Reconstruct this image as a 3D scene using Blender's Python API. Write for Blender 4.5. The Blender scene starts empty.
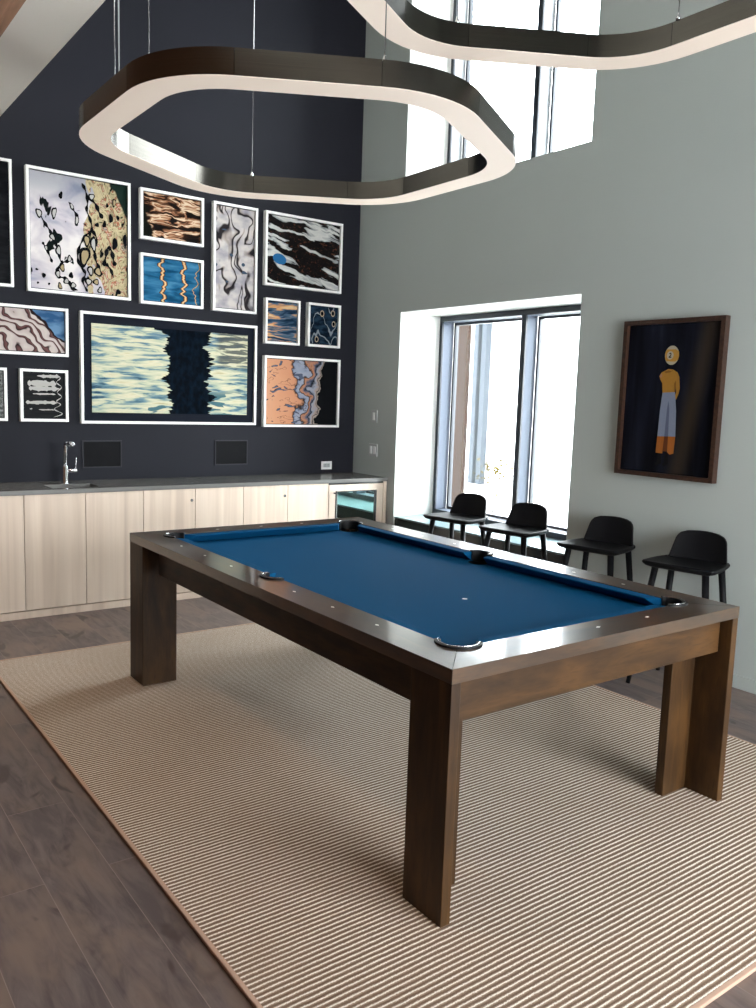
import bpy, bmesh, math, random
from mathutils import Vector, Matrix
C = bpy.context.scene
COL = C.collection
PI = math.pi
random.seed(7)

# ------------------------------------------------------------------ camera
cam_d = bpy.data.cameras.new('camera')
cam_d.sensor_fit = 'VERTICAL'
cam_d.sensor_height = 36.0
cam_d.lens = 829.59 / 1008 * 36.0
cam_d.clip_start = 0.05
cam_d.clip_end = 200
cam = bpy.data.objects.new('camera', cam_d)
COL.objects.link(cam)
r_, u_, f_ = Vector((0.8061, -0.5908, 0.0339)), Vector((0.0476, 0.1218, 0.9914)), Vector((0.5898, 0.7976, -0.1262))
cam.matrix_world = Matrix(((r_.x, u_.x, -f_.x, -4.2891), (r_.y, u_.y, -f_.y, -6.2041), (r_.z, u_.z, -f_.z, 1.5311), (0, 0, 0, 1)))
C.camera = cam

# ------------------------------------------------------------------ world, daylight, exposure
SKY_STRENGTH = 13.0
EXPOSURE = 0.80
DOWN_W = 38
w = bpy.data.worlds.new('sky')
C.world = w
w.use_nodes = True
wb = w.node_tree.nodes['Background']
wb.inputs[0].default_value = (0.93, 0.97, 1.0, 1)
wb.inputs[1].default_value = SKY_STRENGTH
C.view_settings.view_transform = 'Standard'
C.view_settings.look = 'None'
C.view_settings.exposure = EXPOSURE
C.view_settings.gamma = 1.0
C.view_settings.use_curve_mapping = False
C.cycles.use_denoising = True
C.cycles.max_bounces = 10
C.cycles.diffuse_bounces = 6
C.cycles.glossy_bounces = 4
C.cycles.transparent_max_bounces = 12
C.cycles.caustics_reflective = False
C.cycles.caustics_refractive = False
C.cycles.sample_clamp_indirect = 6.0


def portal(name, loc, rot, sx, sy):
    d = bpy.data.lights.new(name, 'AREA')
    d.shape = 'RECTANGLE'
    d.size, d.size_y = sx, sy
    d.cycles.is_portal = True
    o = bpy.data.objects.new(name, d)
    o.location = loc
    o.rotation_euler = rot
    COL.objects.link(o)
    return o


# area light emits along local -Z
portal('daylight_portal', (0.66, -1.585, 1.40), (0, PI / 2, 0), 1.75, 1.95)
portal('daylight_portal', (0.66, -1.585, 4.07), (0, PI / 2, 0), 1.80, 1.95)
portal('daylight_portal', (-1.65, -7.92, 1.45), (-PI / 2, 0, 0), 2.9, 2.1)


# ------------------------------------------------------------------ mesh helpers
def box(bm, x0, x1, y0, y1, z0, z1, mi=0):
    vs = [bm.verts.new(p) for p in ((x0, y0, z0), (x1, y0, z0), (x1, y1, z0), (x0, y1, z0), (x0, y0, z1), (x1, y0, z1), (x1, y1, z1), (x0, y1, z1))]
    fs = []
    for q in ((3, 2, 1, 0), (4, 5, 6, 7), (0, 1, 5, 4), (1, 2, 6, 5), (2, 3, 7, 6), (3, 0, 4, 7)):
        f = bm.faces.new([vs[i] for i in q])
        f.material_index = mi
        fs.append(f)
    return fs


def prism(bm, pts, z0, z1, mi=0):
    a = [bm.verts.new((x, y, z0)) for x, y in pts]
    b = [bm.verts.new((x, y, z1)) for x, y in pts]
    n = len(pts)
    fs = [bm.faces.new(list(reversed(a))), bm.faces.new(b)]
    for i in range(n):
        j = (i + 1) % n
        fs.append(bm.faces.new((a[i], a[j], b[j], b[i])))
    for f in fs:
        f.material_index = mi
    return fs


def loft(bm, rings, closed=True, cap=True, mi=0, smooth=True):
    R = [[bm.verts.new(p) for p in r] for r in rings]
    n = len(R[0])
    for a, b in zip(R, R[1:]):
        for i in range(n if closed else n - 1):
            j = (i + 1) % n
            f = bm.faces.new((a[i], a[j], b[j], b[i]))
            f.smooth = smooth
            f.material_index = mi
    if cap:
        bm.faces.new(list(reversed(R[0]))).material_index = mi
        bm.faces.new(R[-1]).material_index = mi
    return R


def tube(bm, pts, rad, seg=12, mi=0, cap=True):
    pts = [Vector(p) for p in pts]
    if not isinstance(rad, (list, tuple)):
        rad = [rad] * len(pts)
    rings = []
    ref = None
    for i, p in enumerate(pts):
        t = (pts[min(i + 1, len(pts) - 1)] - pts[max(i - 1, 0)]).normalized()
        if ref is None:
            ref = Vector((1, 0, 0)) if abs(t.x) < .9 else Vector((0, 1, 0))
        a = (ref - t * ref.dot(t)).normalized()
        ref = a
        b = t.cross(a)
        rings.append([p + (a * math.cos(2 * PI * k / seg) + b * math.sin(2 * PI * k / seg)) * rad[i] for k in range(seg)])
    loft(bm, rings, True, cap, mi)


def lathe(bm, prof, cx=0, cy=0, seg=24, mi=0):
    loft(bm, [[(cx + r * math.cos(2 * PI * k / seg), cy + r * math.sin(2 * PI * k / seg), z) for k in range(seg)] for r, z in prof], True, True, mi)


def link(o, parent=None):
    COL.objects.link(o)
    if parent is not None:
        o.parent = parent
    return o


def obj(name, bm, mats, parent=None, bevel=0, seg=2, origin=None, loc=None):
    """bm is in world (or thing-local when loc given) coords; origin subtracts a base point."""
    bmesh.ops.recalc_face_normals(bm, faces=bm.faces[:])
    if origin is not None:
        bmesh.ops.translate(bm, verts=bm.verts[:], vec=-Vector(origin))
    me = bpy.data.meshes.new(name)
    bm.to_mesh(me)
    bm.free()
    for m in (mats if isinstance(mats, (list, tuple)) else [mats]):
        me.materials.append(m)
    o = bpy.data.objects.new(name, me)
    link(o, parent)
    if loc is not None:
        o.location = loc
    elif origin is not None and parent is None:
        o.location = origin
    if bevel:
        md = o.modifiers.new('bevel', 'BEVEL')
        md.width = bevel
        md.segments = seg
        md.limit_method = 'ANGLE'
        md.angle_limit = math.radians(40)
    return o


def tag(o, label, cat, group=None):
    o['label'] = label
    o['category'] = cat
    if group:
        o['group'] = group
    return o


def thing(name, label, cat, loc=(0, 0, 0), rz=0, group=None):
    o = bpy.data.objects.new(name, None)
    o.empty_display_size = .1
    o.location = loc
    o.rotation_euler = (0, 0, rz)
    COL.objects.link(o)
    return tag(o, label, cat, group)


def struct(name, bm, mats, bevel=0):
    o = obj(name, bm, mats, None, bevel)
    o['kind'] = 'structure'
    return o


def dup_tree(o, parent=None):
    c = o.copy()
    COL.objects.link(c)
    c.parent = parent
    for ch in [k for k in bpy.data.objects if k.parent == o]:
        dup_tree(ch, c)
    return c


def bake_cut(o, cutters):
    """subtract closed cutter meshes from o and keep the result as plain mesh data"""
    tmp = []
    for k, bm in enumerate(cutters):
        bmesh.ops.recalc_face_normals(bm, faces=bm.faces[:])
        me = bpy.data.meshes.new('cut')
        bm.to_mesh(me)
        bm.free()
        c = bpy.data.objects.new('cut', me)
        COL.objects.link(c)
        tmp.append(c)
        md = o.modifiers.new('cut', 'BOOLEAN')
        md.operation = 'DIFFERENCE'
        md.solver = 'EXACT'
        md.object = c
    bpy.context.view_layer.update()
    dg = bpy.context.evaluated_depsgraph_get()
    me = bpy.data.meshes.new_from_object(o.evaluated_get(dg))
    o.modifiers.clear()
    o.data = me
    for c in tmp:
        bpy.data.objects.remove(c)


# ------------------------------------------------------------------ material helpers
class NT:
    def __init__(s, name):
        s.m = bpy.data.materials.new(name)
        s.m.use_nodes = True
        s.t = s.m.node_tree
        s.bsdf = s.t.nodes['Principled BSDF']
        s.tc = s.t.nodes.new('ShaderNodeTexCoord')

    def n(s, kind, ins=None, **kw):
        nd = s.t.nodes.new('ShaderNode' + kind)
        for k, v in kw.items():
            setattr(nd, k, v)
        for k, v in (ins or {}).items():
            s.set(nd.inputs[k], v)
        return nd

    def set(s, sock, v):
        if hasattr(v, 'is_linked') or hasattr(v, 'links'):
            s.t.links.new(v, sock)
        elif isinstance(v, (tuple, list)) and len(v) == 3 and sock.type == 'RGBA':
            sock.default_value = (*v, 1)
        else:
            sock.default_value = v

    def co(s, scale=(1, 1, 1), loc=(0, 0, 0), rot=(0, 0, 0), src='Object', vec=None):
        return s.n('Mapping', {'Vector': vec or s.tc.outputs[src], 'Location': loc, 'Rotation': rot, 'Scale': scale}).outputs[0]

    def noise(s, vec, scale=5, detail=3, rough=.5, dist=0, color=False):
        nd = s.n('TexNoise', {'Vector': vec, 'Scale': scale, 'Detail': detail, 'Roughness': rough, 'Distortion': dist})
        return nd.outputs['Color' if color else 'Fac']

    def math(s, op, a, b=0.0, c=0.0, clamp=False):
        nd = s.n('Math', operation=op, use_clamp=clamp)
        s.set(nd.inputs[0], a)
        s.set(nd.inputs[1], b)
        s.set(nd.inputs[2], c)
        return nd.outputs[0]

    def ramp(s, fac, stops, interp='LINEAR'):
        nd = s.n('ValToRGB', {'Fac': fac})
        e = nd.color_ramp.elements
        nd.color_ramp.interpolation = interp
        while len(e) < len(stops):
            e.new(.5)
        for el, (p, c) in zip(e, stops):
            el.position = p
            el.color = (*(c if isinstance(c, tuple) else (c, c, c)), 1)
        return nd.outputs[0]

    def mix(s, fac, a, b, mode='MIX'):
        nd = s.n('Mix', data_type='RGBA', blend_type=mode)
        s.set(nd.inputs[0], fac)
        s.set(nd.inputs[6], a)
        s.set(nd.inputs[7], b)
        return nd.outputs[2]

    def step(s, v, lo, hi):
        nd = s.n('MapRange', interpolation_type='SMOOTHSTEP')
        for i, x in enumerate((v, lo, hi, 0.0, 1.0)):
            s.set(nd.inputs[i], x)
        return nd.outputs[0]

    def xyz(s, vec):
        nd = s.n('SeparateXYZ', {0: vec})
        return nd.outputs[0], nd.outputs[1], nd.outputs[2]

    def warp(s, vec, amp, scale, detail=2):
        nz = s.noise(vec, scale, detail, color=True)
        d = s.n('VectorMath', {0: nz, 1: (.5, .5, .5)}, operation='SUBTRACT').outputs[0]
        d = s.n('VectorMath', {0: d, 1: amp if isinstance(amp, tuple) else (amp, amp, amp)}, operation='MULTIPLY').outputs[0]
        return s.n('VectorMath', {0: vec, 1: d}, operation='ADD').outputs[0]

    def out(s, color=None, rough=.5, metal=0, spec=None, bump=None, bstr=.2, bdist=.01, **kw):
        b = s.bsdf
        if s.m.name.startswith('picture_'):
            color = s.mix(1.0, color, (.70, .69, .68), 'MULTIPLY')
        if color is not None:
            s.set(b.inputs['Base Color'], color)
        s.set(b.inputs['Roughness'], rough)
        s.set(b.inputs['Metallic'], metal)
        if spec is not None:
            s.set(b.inputs['Specular IOR Level'], spec)
        for k, v in kw.items():
            s.set(b.inputs[k.replace('_', ' ')], v)
        if bump is not None:
            bn = s.n('Bump', {'Strength': bstr, 'Distance': bdist, 'Height': bump})
            s.t.links.new(bn.outputs[0], b.inputs['Normal'])
        return s.m


def srgb(r, g, b):
    f = lambda c: (c / 255 / 12.92) if c / 255 <= .04045 else ((c / 255 + .055) / 1.055) ** 2.4
    return (f(r), f(g), f(b))


def plain(name, col, rough=.5, metal=0, **kw):
    t = NT(name)
    nz = t.noise(t.co(), 60, 2)
    c = t.mix(nz, tuple(x * .94 for x in col), tuple(min(1, x * 1.06) for x in col))
    return t.out(c, rough, metal, **kw)


# ---- setting materials
def m_paint(name, col, rough=.6, spec=.4):
    t = NT(name)
    nz = t.noise(t.co(), 1.3, 3)
    c = t.mix(nz, tuple(x * .96 for x in col), tuple(x * 1.04 for x in col))
    fine = t.noise(t.co(), 180, 2)
    return t.out(c, rough, spec=spec, bump=fine, bstr=.05, bdist=.002)


M_WALL_R = m_paint('pale_grey_green_paint', (.41, .445, .425))
M_WALL_B = m_paint('charcoal_paint', (.0145, .0148, .0205), .6, .12)
M_CEIL = m_paint('warm_white_ceiling_paint', (.88, .81, .73))
M_CEILHIGH = m_paint('grey_ceiling_paint', (.20, .20, .195))
M_REVEAL = m_paint('white_reveal_paint', (.82, .82, .78))


def m_floor():
    t = NT('grey_brown_wood_planks')
    v = t.co(rot=(0, 0, PI / 2), loc=(0.37, 0.06, 0))
    br = t.n('TexBrick', {'Vector': v, 'Color1': (0, 0, 0, 1), 'Color2': (1, 1, 1, 1), 'Mortar': (.5, .5, .5, 1), 'Scale': 1.0, 'Mortar Size': .0012, 'Mortar Smooth': 0.1, 'Bias': 0.0, 'Brick Width': 1.35, 'Row Height': .2})
    br.offset = .37
    rnd = t.math('MULTIPLY', br.outputs['Color'], 7.0)
    off = t.n('CombineXYZ', {0: rnd, 1: t.math('MULTIPLY', rnd, 1.7), 2: 0.0}).outputs[0]
    base = t.n('VectorMath', {0: t.tc.outputs['Object'], 1: off}, operation='ADD').outputs[0]
    g = t.noise(t.co((13, 2.4, 1), vec=base), 1.5, 5, .6, 1.6)
    blot = t.noise(t.co((3.2, 1.3, 1), vec=base), 1.5, 4, .6, .5)
    c = t.ramp(g, [(.34, srgb(66, 57, 57)), (.5, srgb(92, 81, 80)), (.72, srgb(112, 100, 97))])
    c = t.mix(t.step(blot, .42, .7), c, srgb(118, 101, 91))
    c = t.mix(t.step(blot, .44, .28), c, srgb(78, 69, 70))
    kn = t.noise(t.co((5, 2.2, 1), vec=base), 1.3, 2, .5, 1.4)
    c = t.mix(t.step(kn, .61, .70), c, srgb(58, 46, 43))
    c = t.mix(t.math('MULTIPLY', br.outputs['Color'], .22), c, srgb(78, 68, 66))
    c = t.mix(t.math('MULTIPLY', br.outputs['Fac'], .7), c, srgb(140, 126, 120))
    return t.out(c, .42, bump=t.math('SUBTRACT', g, t.math('MULTIPLY', br.outputs['Fac'], .8)), bstr=.15, bdist=.004)


M_FLOOR = m_floor()


def m_ceiling_wood():
    t = NT('brown_wood_ceiling')
    g = t.noise(t.co((18, 1.2, 1)), 2, 4, .6, .4)
    c = t.ramp(g, [(.3, srgb(150, 106, 78)), (.7, srgb(190, 142, 110))])
    return t.out(c, .5)


M_CEILWOOD = m_ceiling_wood()

# ---- furniture materials


def m_walnut(name, axis, dark, mid, lite, rough, coat=0.0, spec=.5):
    t = NT(name)
    sc = {'x': (1.4, 9, 9), 'y': (9, 1.4, 9), 'z': (9, 9, 1.4)}[axis]
    oi = t.n('ObjectInfo').outputs['Random']
    base = t.n('VectorMath', {0: t.tc.outputs['Object'], 1: t.n('CombineXYZ', {0: t.math('MULTIPLY', oi, 9), 1: t.math('MULTIPLY', oi, 5), 2: oi}).outputs[0]}, operation='ADD').outputs[0]
    g = t.noise(t.co(sc, vec=base), 1.5, 5, .62, .7)
    b = t.noise(t.co(tuple(.35 * x + 1.5 for x in sc), vec=base), 1.0, 3, .55)
    c = t.ramp(g, [(.25, dark), (.52, mid), (.8, lite)])
    c = t.mix(t.step(b, .45, .75), c, lite)
    fine = t.noise(t.co(tuple(8 * x for x in sc), vec=base), 1.5, 2)
    c = t.mix(t.math('MULTIPLY', t.step(fine, .5, .75), .35), c, dark)
    return t.out(c, rough, spec=spec, Coat_Weight=coat, Coat_Roughness=.09)


WD, WM, WL = srgb(31, 19, 10), srgb(54, 36, 18), srgb(80, 54, 27)
M_TOP_X = m_walnut('walnut_along_x', 'x', WD, WM, WL, .36, .75)
M_TOP_Y = m_walnut('walnut_along_y', 'y', WD, WM, WL, .36, .75)
M_LEGW = m_walnut('walnut_upright', 'z', WD, WM, WL, .45, 0, .22)
M_APR_X = m_walnut('walnut_apron_along_x', 'x', WD, WM, WL, .45, 0, .22)
M_APR_Y = m_walnut('walnut_apron_along_y', 'y', WD, WM, WL, .45, 0, .22)


def m_cloth():
    t = NT('blue_billiard_cloth')
    a = t.noise(t.co(), 900, 2)
    b = t.noise(t.co(), 3, 3)
    c = t.mix(a, srgb(5, 60, 97), srgb(12, 84, 128))
    c = t.mix(t.math('MULTIPLY', b, .3), c, srgb(6, 68, 108))
    return t.out(c, .9, spec=.05, bump=a, bstr=.08, bdist=.001)


M_CLOTH = m_cloth()
M_BLACK = plain('black_plastic', (.012, .012, .013), .28)
M_IRON = plain('black_pocket_leather', (.006, .006, .007), .5, spec=.25)
M_BLACKWOOD = plain('black_stained_wood', (.004, .004, .005), .5, spec=.14)
M_CHROME = plain('chrome', (.80, .80, .82), .12, 1.0)
M_PEARL = plain('pearl_sight', (.85, .82, .75), .3)
M_WHITE = plain('white_sticker', (.88, .88, .86), .5)
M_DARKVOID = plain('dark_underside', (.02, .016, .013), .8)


def m_rug():
    t = NT('ribbed_beige_wool')
    v = t.tc.outputs['Object']
    wv = t.warp(v, (.0, .004, 0), 26, 2)
    x, y, z = t.xyz(wv)
    ph = t.math('FRACT', t.math('DIVIDE', y, .0182))
    tri = t.math('MULTIPLY', t.math('ABSOLUTE', t.math('SUBTRACT', ph, .5)), 2)
    knots = t.noise(t.co((170, 420, 1)), 1, 2, .6)
    big = t.noise(t.co(), 2.2, 3)
    s = t.math('ADD', tri, t.math('MULTIPLY', t.math('SUBTRACT', knots, .5), .85))
    c = t.ramp(s, [(.22, srgb(106, 89, 76)), (.52, srgb(142, 123, 107)), (.68, srgb(164, 146, 130)), (.82, srgb(242, 234, 222))])
    c = t.mix(t.math('MULTIPLY', big, .35), c, srgb(140, 114, 92))
    return t.out(c, .95, spec=.1, bump=t.math('ADD', tri, t.math('MULTIPLY', knots, .4)), bstr=.3, bdist=.004)


M_RUG = m_rug()
M_BIND = plain('taupe_cotton_binding', srgb(176, 145, 126), .9)


def m_cabinet():
    t = NT('pale_ash_veneer')
    oi = t.n('ObjectInfo').outputs['Random']
    base = t.n('VectorMath', {0: t.tc.outputs['Object'], 1: t.n('CombineXYZ', {0: t.math('MULTIPLY', oi, 13), 1: 0.0, 2: t.math('MULTIPLY', oi, 3)}).outputs[0]}, operation='ADD').outputs[0]
    g = t.noise(t.co((12, 12, .45), vec=base), 1.2, 4, .5, .7)
    b = t.noise(t.co((6, 6, .4), vec=base), 1.0, 2, .5)
    fine = t.noise(t.co((150, 150, 2.5), vec=base), 1, 2)
    c = t.ramp(g, [(.3, srgb(196, 176, 158)), (.5, srgb(214, 195, 176)), (.7, srgb(224, 207, 189))])
    c = t.mix(t.math('MULTIPLY', t.step(b, .45, .7), .5), c, srgb(198, 180, 162))
    c = t.mix(t.math('MULTIPLY', fine, .18), c, srgb(190, 168, 150))
    return t.out(c, .5)


M_CAB = m_cabinet()


def m_quartz():
    t = NT('grey_quartz')
    a = t.noise(t.co(), 3, 2)
    c = t.mix(a, (.145, .141, .135), (.160, .156, .150))
    return t.out(c, .24)


M_QUARTZ = m_quartz()
M_STEEL = plain('sink_steel', (.45, .45, .46), .25, 1.0)
M_FRAMEWHITE = plain('white_picture_frame', (.88, .86, .83), .4)
M_MAT_DARK = plain('navy_picture_mount', (.008, .010, .017), .5, spec=.04)
M_WPLASTIC = plain('white_switch_plastic', (.78, .78, .76), .35)
M_GREYPLASTIC = plain('grey_switch_plastic', (.42, .43, .43), .35)
M_FRAMEDARK = plain('window_aluminium_backlit_dark', (.020, .026, .038), .35)  # backlit shade of the inner frame faces put into the colour
M_FRAME_SKYLIT = plain('aluminium_sky_lit_side', (.18, .21, .275), .5, spec=.2)  # side faces of the same frame, with the skylight painted into the colour
M_SILL = plain('dark_polished_sill', (.02, .028, .034), .12)
M_BRUSHED = None


def m_brushed():
    t = NT('brushed_bronze_metal')
    a = t.noise(t.co((2, 2, 260)), 1, 3, .6)
    c = t.mix(a, (.070, .065, .057), (.115, .107, .094))
    return t.out(c, .26, 1.0)


M_BRUSHED = m_brushed()


def m_diffuser():
    t = NT('opal_diffuser')
    a = t.noise(t.co(), 3, 2)
    c = t.mix(a, (.76, .65, .56), (.80, .69, .60))
    return t.out(c, .55, Emission_Color=(1.0, .80, .66), Emission_Strength=.13)


M_DIFF = m_diffuser()


def m_glass(name='window_glass', tint=(.96, .98, .98)):
    t = NT(name)
    tr = t.n('BsdfTransparent', {'Color': (*tint, 1)})
    gl = t.n('BsdfGlossy', {'Color': (1, 1, 1, 1), 'Roughness': .02})
    fr = t.n('Fresnel', {'IOR': 1.25})
    mx = t.n('MixShader', {0: fr.outputs[0], 1: tr.outputs[0], 2: gl.outputs[0]})
    t.t.links.new(mx.outputs[0], t.t.nodes['Material Output'].inputs[0])
    return t.m


M_GLASS = m_glass()
t = NT('tinted_mirror_glass')
M_FRIDGEGLASS = t.out(t.mix(t.noise(t.co(), 4, 2), (.66, .95, .84), (.70, .97, .87)), .03, 1.0)


def m_brick():
    t = NT('brown_brick')
    br = t.n('TexBrick', {'Vector': t.co(rot=(PI / 2, 0, PI / 2)), 'Color1': (*(.022, .012, .009), 1), 'Color2': (*(.016, .010, .008), 1), 'Mortar': (*(.03, .022, .018), 1), 'Scale': 1.0, 'Mortar Size': .008, 'Brick Width': .22, 'Row Height': .075})
    return t.out(br.outputs['Color'], .9, spec=0.0)


M_BRICK = m_brick()
M_PALE = plain('pale_cladding', (.78, .79, .80), .8)
M_PALEBLUE = plain('blue_grey_cladding', (.036, .041, .049), .9, spec=0.0)
M_PAVING = plain('pale_paving', (.62, .62, .60), .9)
M_LEAF = plain('yellow_autumn_leaves', (.060, .045, .012), .9, spec=0.0)

# ------------------------------------------------------------------ setting: room shell
HW = (-2.54, -.632)            # window opening along Y
X0, Y0 = -7.2, -7.8            # far-left and rear limits of the room
ZT = 5.2
bm = bmesh.new()
box(bm, X0, .6, Y0, 0, -.12, 0)
struct('floor', bm, M_FLOOR)

bm = bmesh.new()
box(bm, X0 - .2, .6, 0, .2, -.12, ZT + .2)
struct('wall_back', bm, M_WALL_B)


def yz_wall(bm, xa, xb, ys, zs, skip):
    """slab made of cells so that openings stay open; shared verts"""
    for i in range(len(ys) - 1):
        for j in range(len(zs) - 1):
            if (i, j) not in skip:
                box(bm, xa, xb, ys[i], ys[i + 1], zs[j], zs[j + 1])


bm = bmesh.new()
yz_wall(bm, 0, .6, [Y0, HW[0], HW[1], 0], [-.12, .40, 2.246, 3.19, 4.95, ZT], {(1, 1), (1, 3)})
bmesh.ops.remove_doubles(bm, verts=bm.verts[:], dist=1e-4)
# drop the inner faces shared by neighbouring cells
seen = {}
for f in bm.faces:
    seen.setdefault(tuple(sorted(v.index for v in f.verts)), []).append(f)
bm.verts.index_update()
seen = {}
for f in bm.faces:
    seen.setdefault(tuple(sorted(v.index for v in f.verts)), []).append(f)
dead = [f for fs in seen.values() if len(fs) > 1 for f in fs]
bmesh.ops.delete(bm, geom=dead, context='FACES')
bm.faces.ensure_lookup_table()
for f in bm.faces:
    c = f.calc_center_median()
    if .05 < c.x < .58 and HW[0] - .01 < c.y < HW[1] + .01 and c.z > .3 and c.z < 5:
        f.material_index = 1
struct('wall_right', bm, [M_WALL_R, M_REVEAL])

bm = bmesh.new()
box(bm, X0 - .2, X0, Y0 - .2, 0, -.12, ZT)
struct('wall_left', bm, M_WALL_B)

bm = bmesh.new()   # rear wall; unseen opening added behind the camera to let in fill daylight
for (xa, xb, za, zb) in ((X0, -3.1, -.12, ZT),
                         (-3.1, -.2, -.12, .4), (-3.1, -.2, 2.5, ZT), (-.2, .6, -.12, ZT)):
    box(bm, xa, xb, Y0 - .2, Y0, za, zb)
struct('wall_rear', bm, M_WALL_R)

XB = -3.094   # inner edge of the lowered ceiling
bm = bmesh.new()
box(bm, XB - .02, .6, Y0, 0, ZT, ZT + .2)
struct('ceiling', bm, M_CEILHIGH)
bm = bmesh.new()
box(bm, XB - .254, XB, Y0, 0, 3.10, ZT)
struct('trim_1', bm, M_CEIL)       # painted edge of the lowered ceiling
bm = bmesh.new()
box(bm, X0, XB - .254, Y0, 0, 3.10, 3.3)
struct('ceiling_left', bm, M_CEILWOOD)

bm = bmesh.new()
box(bm, -.014, 0, Y0, -.56, 0, .075)
struct('baseboard_right', bm, M_WALL_R, .003)

# sill box in the low window
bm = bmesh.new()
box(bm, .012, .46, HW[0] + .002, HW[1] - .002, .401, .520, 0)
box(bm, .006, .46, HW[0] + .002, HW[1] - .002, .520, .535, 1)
struct('trim_2', bm, [M_SILL, plain('sill_top_sky_reflection', (.30, .42, .46), .2)], .004)  # pale blue of the top slab paints in the reflected sky


M_FRAME_SKYLIT_UPPER = plain('aluminium_sky_lit_side_upper', (.50, .52, .55), .5, spec=.2)  # upper window's side faces, brighter skylight painted into the colour


def window(name, z0, z1):
    side = M_FRAME_SKYLIT if z0 < 2 else M_FRAME_SKYLIT_UPPER
    root = bpy.data.objects.new(name, None)
    COL.objects.link(root)
    root['kind'] = 'structure'
    root['label'] = 'dark aluminium framed window' + (' above the black stools' if z0 < 2 else ' high on the wall behind the ceiling lights')
    ya, yb = HW
    yc = -1.622
    def member(bm, y0_, y1_, za, zb):
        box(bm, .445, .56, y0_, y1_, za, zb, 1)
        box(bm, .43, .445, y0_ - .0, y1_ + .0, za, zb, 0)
    bm = bmesh.new()
    member(bm, yb - .036, yb - .001, z0, z1)
    member(bm, ya + .001, ya + .036, z0, z1)
    member(bm, ya + .036, yb - .036, z1 - .045, z1 - .001)
    member(bm, ya + .036, yb - .036, z0, z0 + .045)
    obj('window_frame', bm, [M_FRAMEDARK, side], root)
    bm = bmesh.new()
    member(bm, yc - .025, yc + .025, z0 + .045, z1 - .045)
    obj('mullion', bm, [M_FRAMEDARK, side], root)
    for (a, b) in ((yc + .025, yb - .036), (ya + .036, yc - .025)):
        bm = bmesh.new()    # slim outer sash
        for (p, q_, r, s) in ((b - .022, b, z0 + .045, z1 - .045), (a, a + .022, z0 + .045, z1 - .045), (a + .022, b - .022, z1 - .066, z1 - .045), (a + .022, b - .022, z0 + .045, z0 + .066)):
            box(bm, .562, .600, p, q_, r, s)
        obj('sash', bm, M_FRAMEDARK, root)
        bm = bmesh.new()
        box(bm, .574, .580, a + .02, b - .02, z0 + .06, z1 - .06)
        obj('pane', bm, M_GLASS, root)
    return root


window('window_1', .535, 2.246)
window('window_2', 3.19, 4.95)

# ------------------------------------------------------------------ outside the window
bm = bmesh.new()
box(bm, .6, 30, -14, 16, -.5, -.35)
struct('ground', bm, M_PAVING)
pr = obj('brick_pier', (lambda b: (box(b, 3.0, 3.06, 1.84, 2.10, -.36, 3.9), b)[1])(bmesh.new()), M_BRICK)
tag(pr, 'brown brick pier outside the left pane of the low window', 'pier')
bl = thing('pale_building', 'pale building with blue grey uprights seen through the low window', 'building', (9, 8, -.35))
bm = bmesh.new()
box(bm, 0, 3, -4.2, 2.5, 0, 4.8)
obj('building_wall', bm, M_PALE, bl)
for k, yy in enumerate((-.02, -.28)):
    bm = bmesh.new()
    box(bm, -.18, -.02, yy - .07, yy + .07, 0, 4.8)
    obj('upright', bm, M_PALEBLUE, bl)

rs = random.Random(3)
sh = thing('shrub', 'small yellow leaved shrub outside the low window', 'shrub', (3.6, 1.78, -.35))
bm = bmesh.new()
for k in range(260):
    c = Vector((rs.gauss(0, .13), rs.gauss(0, .15), .98 + rs.gauss(0, .13)))
    a, e = rs.uniform(0, 2 * PI), rs.uniform(-.8, .8)
    d = Vector((math.cos(a) * math.cos(e), math.sin(a) * math.cos(e), math.sin(e)))
    sd = d.cross(Vector((0, 0, 1))).normalized() * .020
    bm.faces.new([bm.verts.new(p) for p in (c - d * .035, c + sd, c + d * .035, c - sd)])
me = bpy.data.meshes.new('foliage')
bm.to_mesh(me)
bm.free()
me.materials.append(M_LEAF)
link(bpy.data.objects.new('foliage', me), sh)
bm = bmesh.new()
for a in (0, 2.1, 4.2):
    tube(bm, [(.02 * math.cos(a), .02 * math.sin(a), 0), (.05 * math.cos(a), .05 * math.sin(a), .45), (.10 * math.cos(a), .12 * math.sin(a), 1.0)], [.012, .009, .004], 8)
obj('stem', bm, M_BRICK, sh)

# ------------------------------------------------------------------ rug
RX0, RX1, RY0, RY1 = -3.371, -.691, -5.153, -1.3725
rug = thing('area_rug', 'large beige ribbed rug under the pool table', 'rug', (-2.03, -3.26, 0))
bm = bmesh.new()
box(bm, RX0 + .014, RX1 - .014, RY0 + .014, RY1 - .014, .001, .012)
obj('rug_pile', bm, M_RUG, rug, origin=rug.location)
bm = bmesh.new()
for (a, b, c, d) in ((RX0, RX0 + .016, RY0, RY1), (RX1 - .016, RX1, RY0, RY1), (RX0 + .016, RX1 - .016, RY0, RY0 + .016), (RX0 + .016, RX1 - .016, RY1 - .016, RY1)):
    box(bm, a, b, c, d, .0005, .0125)
obj('rug_binding', bm, M_BIND, rug, bevel=.003, origin=rug.location)['label'] = 'plain taupe edge binding'

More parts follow.
